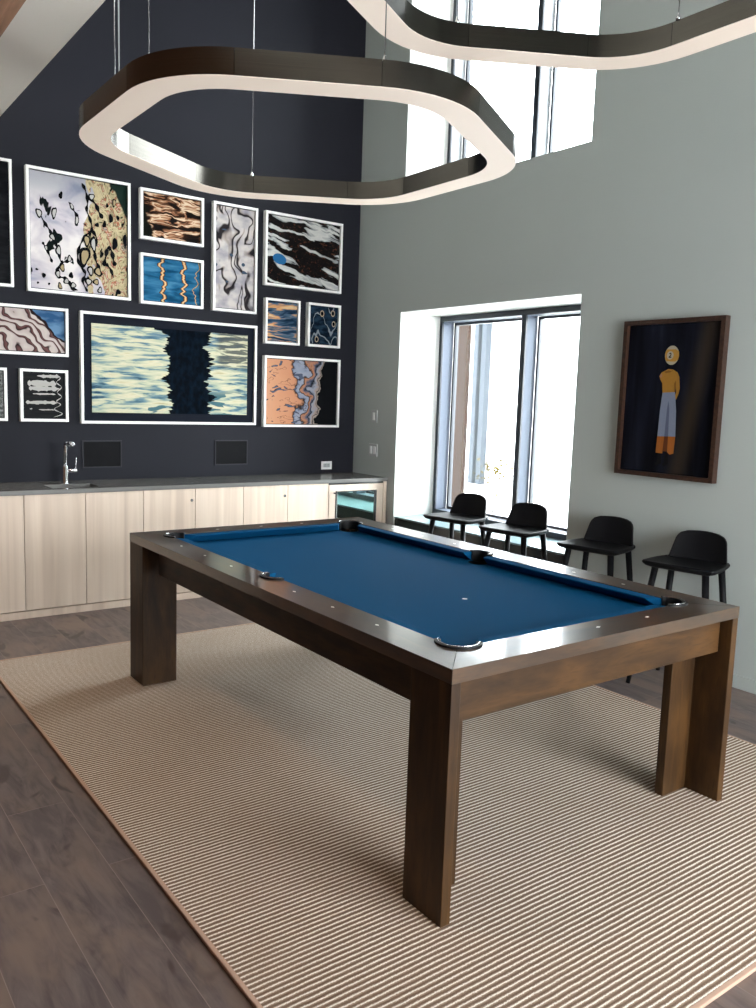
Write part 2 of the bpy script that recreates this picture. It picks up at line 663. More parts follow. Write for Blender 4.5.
# ------------------------------------------------------------------ pool table
TX0, TX1, TY0, TY1 = -2.783, -1.326, -4.542, -1.991
H = .79
TF = .012
tcx, tcy = (TX0 + TX1) / 2, (TY0 + TY1) / 2
TO = Vector((tcx, tcy, TF))
table = thing('pool_table', 'dark walnut pool table with blue cloth on the ribbed rug', 'pool table', TO)
RW_L, RW_E = .150, .148          # wooden rail width, long and end rails
CU = .050                        # cushion width
ix0, ix1, iy0, iy1 = TX0 + RW_L, TX1 - RW_L, TY0 + RW_E, TY1 - RW_E
nx0, nx1, ny0, ny1 = ix0 + CU, ix1 - CU, iy0 + CU, iy1 - CU
CP = [((ix0 + .040, iy0 + .040), 225), ((ix1 - .040, iy0 + .040), 315), ((ix1 - .040, iy1 - .040), 45), ((ix0 + .040, iy1 - .040), 135)]
SP = [((ix0 + .012, tcy), 180), ((ix1 - .012, tcy), 0)]
HOLE = .056


def pocket_cutters(z0, z1):
    out = []
    for (c, a) in CP + SP:
        b = bmesh.new()
        r = HOLE if (c, a) in CP else HOLE * .93
        prism(b, [(c[0] + r * math.cos(2 * PI * k / 28), c[1] + r * math.sin(2 * PI * k / 28)) for k in range(28)], z0, z1)
        out.append(b)
    return out


def rail_part(pts, m):
    b = bmesh.new()
    prism(b, pts, .746, H)
    o = obj('rail', b, m, table, origin=TO)
    return o


g = .0006
rails = [rail_part([(TX0, TY0 + g), (ix0, iy0 + g), (ix0, iy1 - g), (TX0, TY1 - g)], M_TOP_Y),
         rail_part([(TX1, TY0 + g), (TX1, TY1 - g), (ix1, iy1 - g), (ix1, iy0 + g)], M_TOP_Y),
         rail_part([(TX0 + g, TY0), (TX1 - g, TY0), (ix1 - g, iy0), (ix0 + g, iy0)], M_TOP_X),
         rail_part([(TX0 + g, TY1), (ix0 + g, iy1), (ix1 - g, iy1), (TX1 - g, TY1)], M_TOP_X)]
b = bmesh.new()
box(b, ix0 + .001, ix1 - .001, iy0 + .001, iy1 - .001, .712, .745)
bed = obj('cloth_bed', b, M_CLOTH, table, origin=TO)
# boolean cuts happen in world space of the parented parts
for o in rails + [bed]:
    bake_cut(o, pocket_cutters(.70, .82))
for o in rails:
    md = o.modifiers.new('bevel', 'BEVEL')
    md.width = .0025
    md.segments = 2
    md.limit_method = 'ANGLE'
    md.angle_limit = math.radians(60)


def cushion(p0, p1, inward, c0, c1):
    """p0->p1 along the rail edge; inward = unit 2D vector; c0/c1 = extra cut of the nose at each end"""
    p0, p1, n = Vector(p0), Vector(p1), Vector(inward)
    t = (p1 - p0).normalized()
    prof = [(0, .7878), (.040, .7878), (.049, .7868), (.0505, .784), (.049, .781), (.008, .746), (0, .746)]
    b = bmesh.new()
    rings = []
    for base, s, cut in ((p0, 1, c0), (p1, -1, c1)):
        rings.append([(*(base + n * d + t * s * cut * d / CU), z) for d, z in prof])
    loft(b, rings, True, True, 0, False)
    return obj('cushion', b, M_CLOTH, table, origin=TO, bevel=.002)


pc, ps = .088, .058   # gap from the inner corner / from the middle to the cushion back
for xx, nn in ((ix0, (1, 0)), (ix1, (-1, 0))):
    cushion((xx, iy0 + pc), (xx, tcy - ps), nn, .045, .014)
    cushion((xx, tcy + ps), (xx, iy1 - pc), nn, .014, .045)
cushion((ix0 + pc, iy0), (ix1 - pc, iy0), (0, 1), .045, .045)
cushion((ix0 + pc, iy1), (ix1 - pc, iy1), (0, -1), .045, .045)


def arc(c, r, a0, a1, n):
    return [(c[0] + r * math.cos(math.radians(a0 + (a1 - a0) * k / n)), c[1] + r * math.sin(math.radians(a0 + (a1 - a0) * k / n))) for k in range(n + 1)]


for (c, a) in CP + SP:
    corner = (c, a) in CP
    r0 = (HOLE if corner else HOLE * .93) - .0005
    half = 98 if corner else 84
    # cup below the hole
    b = bmesh.new()
    n = 28
    ri = r0 - .004
    R = [[(c[0] + r * math.cos(2 * PI * k / n), c[1] + r * math.sin(2 * PI * k / n), z) for k in range(n)] for r, z in ((r0, .744), (r0, .660), (ri, .664), (ri, .744))]
    loft(b, R, True, False, 0)
    vs = [v for v in b.verts]
    b.faces.new([b.verts.new((c[0] + r0 * math.cos(2 * PI * k / n), c[1] + r0 * math.sin(2 * PI * k / n), .660)) for k in range(n)])
    pk = obj('pocket', b, M_BLACK, table, origin=TO)
    # crescent iron on top of the rail
    def crescent(ra, rb, za, zb, h, m, nm, par):
        b = bmesh.new()
        prism(b, arc(c, ra, a - h, a + h, 30) + arc(c, rb, a + h, a - h, 30), za, zb)
        return obj(nm, b, m, par, origin=TO, bevel=.0012)
    crescent(r0, r0 + .020, .7460, H + .006, half, M_IRON, 'pocket_iron', pk)
    crescent(r0 + .0085, r0 + .0115, H + .0062, H + .0082, half - 6, M_CHROME, 'rim', pk)['label'] = 'chrome rim line'

# sights: three between each pair of pockets
sp = .2675
for xx in (TX0 + .086, TX1 - .086):
    for k in (-3, -2, -1, 1, 2, 3):
        b = bmesh.new()
        y = tcy + k * sp
        prism(b, [(xx - .006, y), (xx, y - .011), (xx + .006, y), (xx, y + .011)], H - .001, H + .0008)
        obj('sight', b, M_PEARL, table, origin=TO)
for yy in (TY0 + .084, TY1 - .084):
    for k in (-1, 0, 1):
        b = bmesh.new()
        x = tcx + k * sp
        prism(b, [(x - .011, yy), (x, yy - .006), (x + .011, yy), (x, yy + .006)], H - .001, H + .0008)
        obj('sight', b, M_PEARL, table, origin=TO)
b = bmesh.new()
prism(b, arc((-2.062, -3.80), .011, 0, 340, 17), .7451, .7456)
obj('foot_spot', b, M_WHITE, table, origin=TO)

# aprons, underside, legs
AZ0, AZ1 = .605, .7455
for (xa, xb) in ((TX0 + .063, TX0 + .085), (TX1 - .085, TX1 - .063)):
    b = bmesh.new()
    box(b, xa, xb, TY0 + .182 + .055, TY1 - .182 - .06, AZ0, AZ1)
    obj('apron', b, M_APR_Y, table, origin=TO, bevel=.002)
for (ya, yb) in ((TY0 + .050, TY0 + .072), (TY1 - .072, TY1 - .050)):
    b = bmesh.new()
    box(b, TX0 + .039, TX1 - .039, ya, yb, AZ0, AZ1)
    obj('apron', b, M_APR_X, table, origin=TO, bevel=.002)
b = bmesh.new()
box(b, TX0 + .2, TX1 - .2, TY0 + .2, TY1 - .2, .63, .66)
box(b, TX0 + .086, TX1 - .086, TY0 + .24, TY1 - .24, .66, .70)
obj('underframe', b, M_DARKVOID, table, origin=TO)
LT, LL = .037, .182
for sx in (0, 1):
    for sy in (0, 1):
        b = bmesh.new()
        fx = lambda d: (TX0 + d) if sx == 0 else (TX1 - d)
        fy = lambda d: (TY0 + d) if sy == 0 else (TY1 - d)
        # L in plan: board along the long side, return board at its inner end
        P = [(0.001, 0.001), (LT, 0.001), (LT, LL - LT), (.185, LL - LT), (.185, LL), (0.001, LL)]
        pts = [(fx(p), fy(q_)) for p, q_ in P]
        prism(b, pts, TF + .0005, AZ1)
        obj('leg', b, M_LEGW, table, origin=TO, bevel=.002)

# ------------------------------------------------------------------ bar stools
def rounded_poly(corners, n=6):
    """corners: (x, y, r) counter-clockwise -> outline with rounded corners"""
    out = []
    m = len(corners)
    for k in range(m):
        p = Vector(corners[k][:2])
        a = (Vector(corners[k - 1][:2]) - p).normalized()
        c = (Vector(corners[(k + 1) % m][:2]) - p).normalized()
        r = corners[k][2]
        for i in range(n + 1):
            q_ = i / n
            out.append(tuple(p + a * r * (1 - q_) ** 2 + c * r * q_ ** 2))
    return out


def build_stool():
    root = thing('bar_stool', 'x', 'stool', (0, 0, 0), 0, 'black stools along the right wall')
    zs = .700
    b = bmesh.new()
    outline = rounded_poly([(-.182, -.204, .035), (.02, -.200, .09), (.168, -.165, .07), (.168, .165, .07), (.02, .200, .09), (-.182, .204, .035)])
    rings = [[(x * k, y * k, z) for x, y in outline] for k, z in ((.80, zs - .036), (.93, zs - .026), (.99, zs - .014), (1.0, zs - .006), (.985, zs), (.90, zs - .002), (.55, zs - .006))]
    loft(b, rings, True, True)
    obj('seat', b, M_BLACKWOOD, root)
    # curved back shell, rising from the rear of the seat and leaning back
    b = bmesh.new()
    nu, nv = 18, 14
    th = .020
    def back(u, v, off):
        # u in -1..1 across, v 0..1 up ; rounded upper corners through a width that closes in towards the top
        wv = .166 - .032 * v
        if v > .68:
            k = (v - .68) / .32
            wv -= .046 * (1 - math.sqrt(max(0, 1 - k * k)))
        y = u * wv
        x = .128 - .040 * (u * u) * (1 - .25 * v) + .040 * v + off
        z = zs - .014 + .167 * v - .004 * u * u * v
        return (x, y, z)
    front = [[b.verts.new(back(-1 + 2 * i / nu, j / nv, 0)) for i in range(nu + 1)] for j in range(nv + 1)]
    rear = [[b.verts.new(back(-1 + 2 * i / nu, j / nv, th)) for i in range(nu + 1)] for j in range(nv + 1)]
    for G in (front, rear):
        for j in range(nv):
            for i in range(nu):
                f = b.faces.new((G[j][i], G[j][i + 1], G[j + 1][i + 1], G[j + 1][i]))
                f.smooth = True
    per = [(0, i) for i in range(nu)] + [(j, nu) for j in range(nv)] + [(nv, i) for i in range(nu, 0, -1)] + [(j, 0) for j in range(nv, 0, -1)]
    for k in range(len(per)):
        (j0, i0), (j1, i1) = per[k], per[(k + 1) % len(per)]
        b.faces.new((front[j0][i0], front[j1][i1], rear[j1][i1], rear[j0][i0])).smooth = True
    obj('backrest', b, M_BLACKWOOD, root, bevel=.005, seg=3)
    for sx, sy, spx, spy in ((-1, 1, .075, .075), (-1, -1, .075, .075), (1, 1, .055, .06), (1, -1, .055, .06)):
        b = bmesh.new()
        tx, ty = (-.125 if sx < 0 else .100), .138 * sy
        tube(b, [(tx, ty, zs - .030), (tx + sx * spx * .5, ty + sy * spy * .5, zs * .5), (tx + sx * spx, ty + sy * spy, .001)], [.019, .017, .012], 14)
        obj('leg', b, M_BLACKWOOD, root)
    b = bmesh.new()    # foot rail between the front legs
    tube(b, [(-.171, -.184, .27), (-.171, .184, .27)], .009, 10)
    obj('foot_rail', b, M_BLACKWOOD, root)
    return root


stool = build_stool()
ST = [(-.235, -1.722, 10, 'black stool in front of the left window pane, farthest from the painting'),
      (-.235, -2.312, 10, 'black stool in front of the right window pane, second from the far wall'),
      (-.235, -3.005, 11, 'black stool between the window and the framed figure painting'),
      (-.235, -3.620, 11, 'rightmost black stool, below the framed figure painting')]
for k, (x, y, a, lb) in enumerate(ST):
    o = stool if k == 0 else dup_tree(stool)
    o.location = (x, y, 0)
    o.rotation_euler = (0, 0, math.radians(a))
    o['label'] = lb

# ------------------------------------------------------------------ base cabinets, countertop, sink, cooler
FY = -.525
DT = .02
seams = [-4.548, -4.151, -3.754, -3.357, -2.960, -2.562, -2.158, -1.765, -1.370, -.981, -.596]
CABL = {0: 'pale wood cabinet at the far left end of the counter', 2: 'pale wood cabinet left of the sink cabinet',
        4: 'pale wood two-door cabinet under the sink', 6: 'pale wood two-door cabinet right of the sink with one round lock',
        8: 'pale wood two-door cabinet beside the glass drinks cooler'}
for k in range(0, 10, 2):
    xa, xm, xb = seams[k], seams[k + 1], seams[k + 2]
    cab = thing('base_cabinet', CABL[k], 'cabinet', ((xa + xb) / 2, -.27, 0), 0, 'pale wood base cabinets')
    b = bmesh.new()
    z0 = .055
    zt = .60 if k == 4 else .815
    for (p, q_, r, s, u, v) in ((xa + .001, xa + .018, FY + DT + .001, -.005, z0, zt if k != 4 else .815), (xb - .018, xb - .001, FY + DT + .001, -.005, z0, .815), (xa + .018, xb - .018, FY + DT + .001, -.005, z0, z0 + .018), (xa + .018, xb - .018, -.02, -.005, z0 + .018, zt)):
        box(b, p, q_, r, s, u, v)
    obj('carcass', b, M_CAB, cab, origin=cab.location)
    b = bmesh.new()
    box(b, xa + .0005, xb - .0005, FY + .004, -.02, .001, .05)
    obj('plinth', b, M_CAB, cab, origin=cab.location)
    for (p, q_) in ((xa, xm), (xm, xb)):
        b = bmesh.new()
        box(b, p + .002, q_ - .002, FY, FY + DT, .057, .8265)
        d = obj('door', b, M_CAB, cab, origin=cab.location, bevel=.0012)
        if k in (6, 8) and p == xa:
            b = bmesh.new()
            tube(b, [(q_ - .028, FY + .002, .742), (q_ - .028, FY - .006, .742)], [.011, .010], 18)
            obj('lock', b, M_STEEL, d, origin=cab.location)

# countertop with sink cut-out
CT0, CT1 = .828, .858
SX0, SX1, SY0, SY1 = -2.758, -2.440, -.455, -.232
b = bmesh.new()
xs, ys = [-4.56, SX0, SX1, -.002], [-.535, SY0, SY1, -.002]
for i in range(3):
    for j in range(3):
        if (i, j) != (1, 1):
            box(b, xs[i], xs[i + 1], ys[j], ys[j + 1], CT0, CT1)
bmesh.ops.remove_doubles(b, verts=b.verts[:], dist=1e-4)
b.verts.index_update()
seen = {}
for f in b.faces:
    seen.setdefault(tuple(sorted(v.index for v in f.verts)), []).append(f)
bmesh.ops.delete(b, geom=[f for fs in seen.values() if len(fs) > 1 for f in fs], context='FACES')
tag(obj('countertop', b, M_QUARTZ, bevel=.002, origin=(-2.28, -.27, CT0)), 'long grey stone countertop over the pale cabinets', 'countertop')

sk = thing('sink', 'steel undermount sink set in the grey countertop', 'sink', ((SX0 + SX1) / 2, (SY0 + SY1) / 2, .66))
b = bmesh.new()
cx_, cy_ = sk.location.x, sk.location.y
def rect(w, d, z):
    return [(cx_ + p * w, cy_ + q_ * d, z) for p, q_ in ((-1, -1), (1, -1), (1, 1), (-1, 1))]
wx, wy = (SX1 - SX0) / 2, (SY1 - SY0) / 2
loft(b, [rect(wx + .012, wy + .012, CT0 - .001), rect(wx + .003, wy + .003, .662), rect(wx, wy, .665), rect(wx - .002, wy - .002, CT0 - .0008)], True, False, 0, False)
b.faces.new([b.verts.new(p) for p in rect(wx, wy, .665)])
obj('basin', b, M_STEEL, sk, origin=sk.location)
b = bmesh.new()
lathe(b, [(.022, .6655), (.022, .668), (.012, .6675)], cx_, cy_, 20)
obj('drain', b, M_CHROME, sk, origin=sk.location)

fx_, fy_ = -2.603, -.195
fa = thing('faucet', 'tall chrome faucet behind the sink', 'faucet', (fx_, fy_, CT1))
b = bmesh.new()
lathe(b, [(.026, CT1 + .0005), (.026, CT1 + .006), (.021, CT1 + .010), (.021, CT1 + .125), (.016, CT1 + .132)], fx_, fy_, 24)
obj('body', b, M_CHROME, fa, origin=fa.location)
b = bmesh.new()
pts = [(fx_, fy_, CT1 + .130), (fx_ + .004, fy_, CT1 + .262)]
pts += [(fx_ + .004, fy_ - .025 * (1 - math.cos(q_)), CT1 + .262 + .025 * math.sin(q_)) for q_ in [PI / 2 * k / 6 for k in range(1, 7)]]
pts += [(fx_ + .006, fy_ - .10, CT1 + .289)]
tube(b, pts, .0145, 16)
obj('spout', b, M_CHROME, fa, origin=fa.location)
b = bmesh.new()
tube(b, [(fx_ + .006, fy_ - .095, CT1 + .289), (fx_ + .007, fy_ - .105, CT1 + .289), (fx_ + .009, fy_ - .150, CT1 + .287), (fx_ + .009, fy_ - .156, CT1 + .2865)], [.0145, .020, .019, .014], 18)
obj('spray_head', b, M_CHROME, fa, origin=fa.location)
b = bmesh.new()
tube(b, [(fx_ + .015, fy_, CT1 + .092), (fx_ + .085, fy_, CT1 + .092)], [.013, .013], 14)
tube(b, [(fx_ + .074, fy_, CT1 + .100), (fx_ + .077, fy_ - .005, CT1 + .185)], [.0038, .003], 10)
obj('lever', b, M_CHROME, fa, origin=fa.location)

# drinks cooler at the right end
ck = thing('drinks_cooler', 'glass-fronted drinks cooler in a pale wood surround at the counter end', 'cooler', (-.30, -.27, 0))
b = bmesh.new()
for (p, q_, r, s, u, v) in ((-.594, -.574, FY + .022, -.005, .055, .812), (-.062, -.042, FY + .022, -.005, .055, .812), (-.574, -.062, -.03, -.005, .055, .812), (-.574, -.062, FY + .022, -.03, .055, .075), (-.574, -.062, FY + .022, -.03, .79, .812)):
    box(b, p, q_, r, s, u, v)
obj('carcass', b, M_CAB, ck, origin=ck.location)
b = bmesh.new()
box(b, -.594, -.042, FY + .004, -.02, .001, .05)
obj('plinth', b, M_CAB, ck, origin=ck.location)
b = bmesh.new()
box(b, -.040, -.004, FY - .004, -.005, .001, .826)
obj('side_panel', b, M_CAB, ck, origin=ck.location, bevel=.001)
b = bmesh.new()
gx0, gx1, gz0, gz1 = -.518, -.105, .14, .758
for (p, q_, u, v) in ((-.592, gx0, .057, .812), (gx1, -.044, .057, .812), (gx0, gx1, .057, gz0), (gx0, gx1, gz1, .812)):
    box(b, p, q_, FY, FY + DT, u, v)
bmesh.ops.remove_doubles(b, verts=b.verts[:], dist=1e-4)
dr = obj('door', b, M_CAB, ck, origin=ck.location)
b = bmesh.new()
for (p, q_, u, v) in ((gx0, gx0 + .012, gz0, gz1), (gx1 - .022, gx1, gz0, gz1), (gx0 + .012, gx1 - .022, gz1 - .008, gz1), (gx0 + .012, gx1 - .022, gz0, gz0 + .012)):
    box(b, p, q_, FY + .003, FY + DT, u, v)
obj('gasket', b, M_BLACK, dr, origin=ck.location)
b = bmesh.new()
box(b, gx0 + .012, gx1 - .022, FY + .008, FY + .014, gz0 + .012, gz1 - .008)
obj('glass', b, M_FRIDGEGLASS, dr, origin=ck.location)
b = bmesh.new()
tube(b, [(-.543, FY - .035, .20), (-.543, FY - .035, .765)], .008, 12)
for zz in (.25, .745):
    tube(b, [(-.543, FY + .002, zz), (-.543, FY - .035, zz)], .007, 10)
obj('handle', b, M_BLACK, dr, origin=ck.location)['label'] = 'black bar handle'
b = bmesh.new()
box(b, -.594, -.042, FY + .001, FY + .02, .8135, .8275)
obj('shadow_strip', b, M_BLACK, ck, origin=ck.location)  # black strip painting the shadow line under the countertop

# ------------------------------------------------------------------ framed water pictures on the charcoal wall
def art(name):
    t = NT(name)
    return t, t.tc.outputs['Object']


def lines(t, f, k, wd):
    """thin contour lines of field f: 1 on the line"""
    fr = t.math('FRACT', t.math('MULTIPLY', f, k))
    d = t.math('ABSOLUTE', t.math('SUBTRACT', fr, .5))
    return t.step(d, wd, wd * .55)


BLK = (.008, .009, .011)


def art_dark():
    t, v = art('picture_near_black')
    return t.out(t.ramp(t.noise(t.co((1, 1, 4)), 9, 4), [(.4, BLK), (.8, (.03, .03, .035))]), .3, spec=.02)


def art_loops():
    t, v = art('picture_black_loops')
    x, y, z = t.xyz(v)
    cl = t.noise(t.co((1, 1, 1.4)), 3.2, 4, .55, .4)
    left = t.ramp(cl, [(.33, srgb(160, 164, 188)), (.45, srgb(222, 214, 222)), (.60, srgb(255, 248, 246))])
    up = t.step(z, .12, .36)
    left = t.mix(t.math('MULTIPLY', up, .65), left, srgb(142, 150, 168))
    f2 = t.noise(t.co((1.2, 1, .9)), 14, 3, .55, 1.6)
    right = t.ramp(f2, [(.30, srgb(30, 44, 38)), (.37, srgb(190, 176, 136)), (.50, srgb(222, 204, 166)), (.565, srgb(120, 108, 84)), (.59, srgb(206, 112, 84)), (.635, srgb(226, 206, 186)), (.69, srgb(40, 46, 40)), (.73, srgb(206, 190, 160))])
    m = t.noise(t.co((1, 1, .8), (3.1, 0, 1.7)), 4.2, 3, .5, .5)
    edge = t.math('ADD', t.math('ADD', x, t.math('MULTIPLY', z, .10)), t.math('MULTIPLY', t.math('SUBTRACT', m, .5), .45))
    side = t.step(edge, .055, .060)
    c = t.mix(side, left, right)
    lp = t.noise(t.co((1.25, 1, .75), (.7, 0, .2)), 7.5, 1.0, .4, 1.3)
    gate = t.step(t.math('ADD', t.math('SUBTRACT', t.math('MULTIPLY', t.math('ABSOLUTE', t.math('ADD', x, .03)), -1.0), t.math('MULTIPLY', z, .42)), t.math('MULTIPLY', cl, .1)), -.23, -.08)
    ln = t.math('MULTIPLY', lines(t, lp, 3.2, .12), gate)
    dk = t.noise(t.co((1.2, 1, .8), (5, 0, 2)), 10, 2, .5, .6)
    c = t.mix(t.step(dk, .655, .68), c, srgb(18, 26, 26))
    cor = t.step(t.math('ADD', t.math('ADD', x, t.math('MULTIPLY', z, .5)), t.math('MULTIPLY', m, .12)), .47, .49)
    c = t.mix(cor, c, srgb(32, 48, 42))
    return t.out(c, .3, spec=.02)


def art_streaks(name, stops, sc, k, rot=0, amp=.25, loc=(0, 0, 0), wscale=5):
    t, v = art(name)
    vv = t.warp(t.co((1, 1, 1), loc, (0, rot, 0)), (amp, 0, amp * .35), wscale, 3)
    f = t.noise(t.co(sc, vec=vv), k, 3, .55, .6)
    return t, f, t.ramp(f, stops)


def art_copper():
    t, f, c = art_streaks('picture_copper_ripples', [(.40, (.010, .008, .008)), (.46, srgb(60, 38, 28)), (.51, srgb(176, 124, 92)), (.555, srgb(250, 226, 196)), (.60, srgb(180, 124, 90)), (.64, (.012, .010, .010))], (2.2, 1, 11), 2.0, loc=(1.3, 0, .4))
    x, y, z = t.xyz(v_ := t.tc.outputs['Object'])
    n = t.noise(t.co((1, 1, 2)), 6, 3)
    e = t.math('ADD', t.math('ADD', x, t.math('MULTIPLY', n, .3)), t.math('MULTIPLY', z, .3))
    c = t.mix(t.step(e, -.03, -.07), c, srgb(22, 24, 20))
    return t.out(c, .3, spec=.02)


def art_gold():
    t, v = art('picture_gold_squiggles')
    x, y, z = t.xyz(v)
    b = t.noise(t.co((2, 1, 9)), 2.2, 3, .5, .5)
    c = t.ramp(b, [(.35, srgb(20, 70, 104)), (.5, srgb(44, 108, 148)), (.66, srgb(80, 140, 176))])
    for x0, ph, am in ((-.075, 0.0, .05), (.085, 3.1, .06), (.19, 6.4, .05)):
        w1 = t.noise(t.n('CombineXYZ', {0: ph, 1: ph, 2: t.math('MULTIPLY', z, 1.0)}).outputs[0], 13, 2, .5)
        d = t.math('ABSOLUTE', t.math('SUBTRACT', t.math('SUBTRACT', x, x0), t.math('MULTIPLY', t.math('SUBTRACT', w1, .5), am * 4)))
        wd = .013 if x0 < .16 else .004
        c = t.mix(t.step(d, wd * 1.5, wd * 1.2), c, srgb(30, 28, 30))
        c = t.mix(t.step(d, wd, wd * .7), c, srgb(206, 150, 92))
        c = t.mix(t.step(d, wd * .35, wd * .2), c, srgb(240, 214, 170))
    return t.out(c, .3, spec=.02)


def art_mauve():
    t, v = art('picture_mauve_swirls')
    x, y, z = t.xyz(v)
    vv = t.warp(t.co((1, 1, 1), (2, 0, 1)), (.42, 0, .30), 5.0, 2)
    a, b_, c_ = t.xyz(vv)
    f = t.math('ADD', t.math('MULTIPLY', a, 1.0), t.math('MULTIPLY', c_, .9))
    fr = t.math('FRACT', t.math('MULTIPLY', f, 11))
    c = t.ramp(fr, [(.0, srgb(226, 214, 208)), (.42, srgb(208, 190, 186)), (.48, srgb(40, 26, 28)), (.56, srgb(96, 62, 62)), (.70, srgb(122, 84, 82)), (.76, srgb(50, 34, 34)), (.82, srgb(222, 208, 202))])
    n = t.noise(t.co((1, 1, 1.5), (4, 0, 0)), 5, 2, .5, .5)
    e = t.math('ADD', t.math('ADD', x, t.math('MULTIPLY', z, .95)), t.math('MULTIPLY', n, .18))
    blue = t.ramp(t.noise(t.co((2, 1, 5)), 3, 3), [(.4, srgb(52, 96, 140)), (.6, srgb(110, 150, 188))])
    c = t.mix(t.step(e, .345, .351), c, srgb(40, 26, 28))
    c = t.mix(t.step(e, .368, .375), c, blue)
    return t.out(c, .3, spec=.02)


def art_grey():
    t, v = art('picture_grey_speckle')
    f = t.noise(t.co((1, 1, 1)), 60, 4, .7, .3)
    return t.out(t.ramp(f, [(.35, (.02, .02, .02)), (.5, (.25, .25, .25)), (.65, (.62, .62, .62))]), .3, spec=.02)


def art_bw():
    t, v = art('picture_white_bars_on_black')
    c = t.ramp(t.noise(t.co((1, 1, 6)), 8, 3), [(.4, BLK), (.8, (.02, .02, .02))])
    return t.out(c, .3, spec=.02)


def art_big():
    t, v = art('picture_cream_water_dark_column')
    x, y, z = t.xyz(v)
    vv = t.warp(v, (.08, 0, .02), 5, 2)
    f = t.noise(t.co((2.4, 1, 20), vec=vv), 1.7, 4, .55, .4)
    cream = t.ramp(f, [(.32, srgb(50, 84, 108)), (.41, srgb(120, 156, 170)), (.49, srgb(204, 212, 186)), (.60, srgb(240, 234, 202)), (.74, srgb(206, 198, 160))])
    up = t.step(z, -.05, .30)
    cream = t.mix(t.math('MULTIPLY', t.math('MULTIPLY', up, t.step(f, .52, .42)), .55), cream, srgb(96, 132, 158))
    lob = t.noise(t.co((2.0, 1, 9.5), (1.4, 0, .6)), 1.7, 2, .5, .4)
    low = t.math('MULTIPLY', t.step(z, -.10, -.18), t.step(lob, .60, .62))
    cream = t.mix(low, cream, srgb(86, 126, 136))
    rt = t.math('MULTIPLY', t.math('MULTIPLY', t.step(x, .33, .40), t.step(z, .02, .10)), t.step(f, .56, .5))
    cream = t.mix(t.math('MULTIPLY', rt, .8), cream, srgb(92, 92, 88))
    # jagged dark column
    def jag(off):
        a = t.noise(t.n('CombineXYZ', {0: off, 1: off, 2: t.math('MULTIPLY', z, 1.0)}).outputs[0], 24, 3, .6)
        b = t.noise(t.n('CombineXYZ', {0: off + 3, 1: off, 2: t.math('MULTIPLY', z, 1.0)}).outputs[0], 7, 1, .5)
        return t.math('ADD', t.math('MULTIPLY', t.math('SUBTRACT', a, .5), .22), t.math('MULTIPLY', t.math('SUBTRACT', b, .5), .26))
    nn = t.math('MULTIPLY', t.math('SUBTRACT', t.noise(t.co((3, 1, 40)), 1.5, 3), .5), .10)
    xl = t.math('ADD', t.math('SUBTRACT', t.math('SUBTRACT', x, jag(2.0)), nn), t.math('MULTIPLY', z, .10))
    xr = t.math('ADD', t.math('SUBTRACT', x, jag(8.0)), nn)
    m = t.math('MULTIPLY', t.step(xl, -.060, -.052), t.step(xr, .305, .297))
    navy = t.ramp(t.noise(t.co((8, 1, 5)), 3, 4), [(.4, srgb(5, 12, 21)), (.65, srgb(14, 27, 40))])
    return t.out(t.mix(m, cream, navy), .3, spec=.02)


def art_marble():
    t, v = art('picture_pale_marble_contours')
    vv = t.warp(t.co((1, 1, 1), (0, 0, 3)), (.34, 0, .26), 4.0, 2)
    f = t.noise(t.co((3.6, 1, 1.3), vec=vv), 1.9, 1.5, .4, .3)
    c = t.ramp(t.noise(t.co((2, 1, 3)), 4, 3), [(.35, srgb(172, 168, 178)), (.6, srgb(226, 218, 214))])
    fr = t.math('FRACT', t.math('MULTIPLY', f, 5.0))
    ln = t.ramp(fr, [(0, 1.0), (.50, 1.0), (.60, (.05, .045, .05)), (.72, (.05, .045, .05)), (.78, (.6, .55, .52)), (.9, 1.0)])
    c = t.mix(1.0, c, ln, 'MULTIPLY')
    sp = t.noise(t.co((1.2, 1, 2.0), (8, 0, 1)), 8, 1)
    c = t.mix(t.step(sp, .70, .72), c, srgb(70, 88, 108))
    return t.out(c, .3, spec=.02)


def art_wave():
    t, f, _ = art_streaks('picture_black_white_waves', [(0, BLK), (1, BLK)], (1.4, 1, 8.5), 1.6, rot=-.20, amp=.26, loc=(.2, 0, 1.1))
    n = t.noise(t.co((2, 1, 4)), 14, 4, .6, 1.0)
    dark = t.ramp(n, [(.42, (.010, .009, .010)), (.60, (.016, .013, .012)), (.66, srgb(120, 72, 50)), (.72, (.02, .02, .02))])
    c = t.mix(t.step(f, .515, .535), dark, t.ramp(f, [(.53, srgb(150, 155, 158)), (.59, srgb(232, 232, 228)), (.75, srgb(180, 184, 188))]))
    x, y, z = t.xyz(t.tc.outputs['Object'])
    a = t.math('DIVIDE', t.math('ADD', x, .235), .062)
    b = t.math('DIVIDE', t.math('ADD', t.math('ADD', z, .095), t.math('MULTIPLY', x, .1)), .042)
    d = t.math('ADD', t.math('MULTIPLY', a, a), t.math('MULTIPLY', b, b))
    c = t.mix(t.step(d, 1.1, .95), c, srgb(52, 120, 176))
    return t.out(c, .3, spec=.02)


def art_dusk():
    t, f, c = art_streaks('picture_orange_blue_ripples', [(.33, srgb(10, 12, 18)), (.44, srgb(38, 62, 88)), (.52, srgb(90, 116, 138)), (.57, srgb(232, 168, 112)), (.64, srgb(246, 216, 170)), (.72, srgb(30, 24, 24))], (1.6, 1, 13), 1.9, rot=.04, amp=.12, loc=(5, 0, 2))
    return t.out(c, .3, spec=.02)


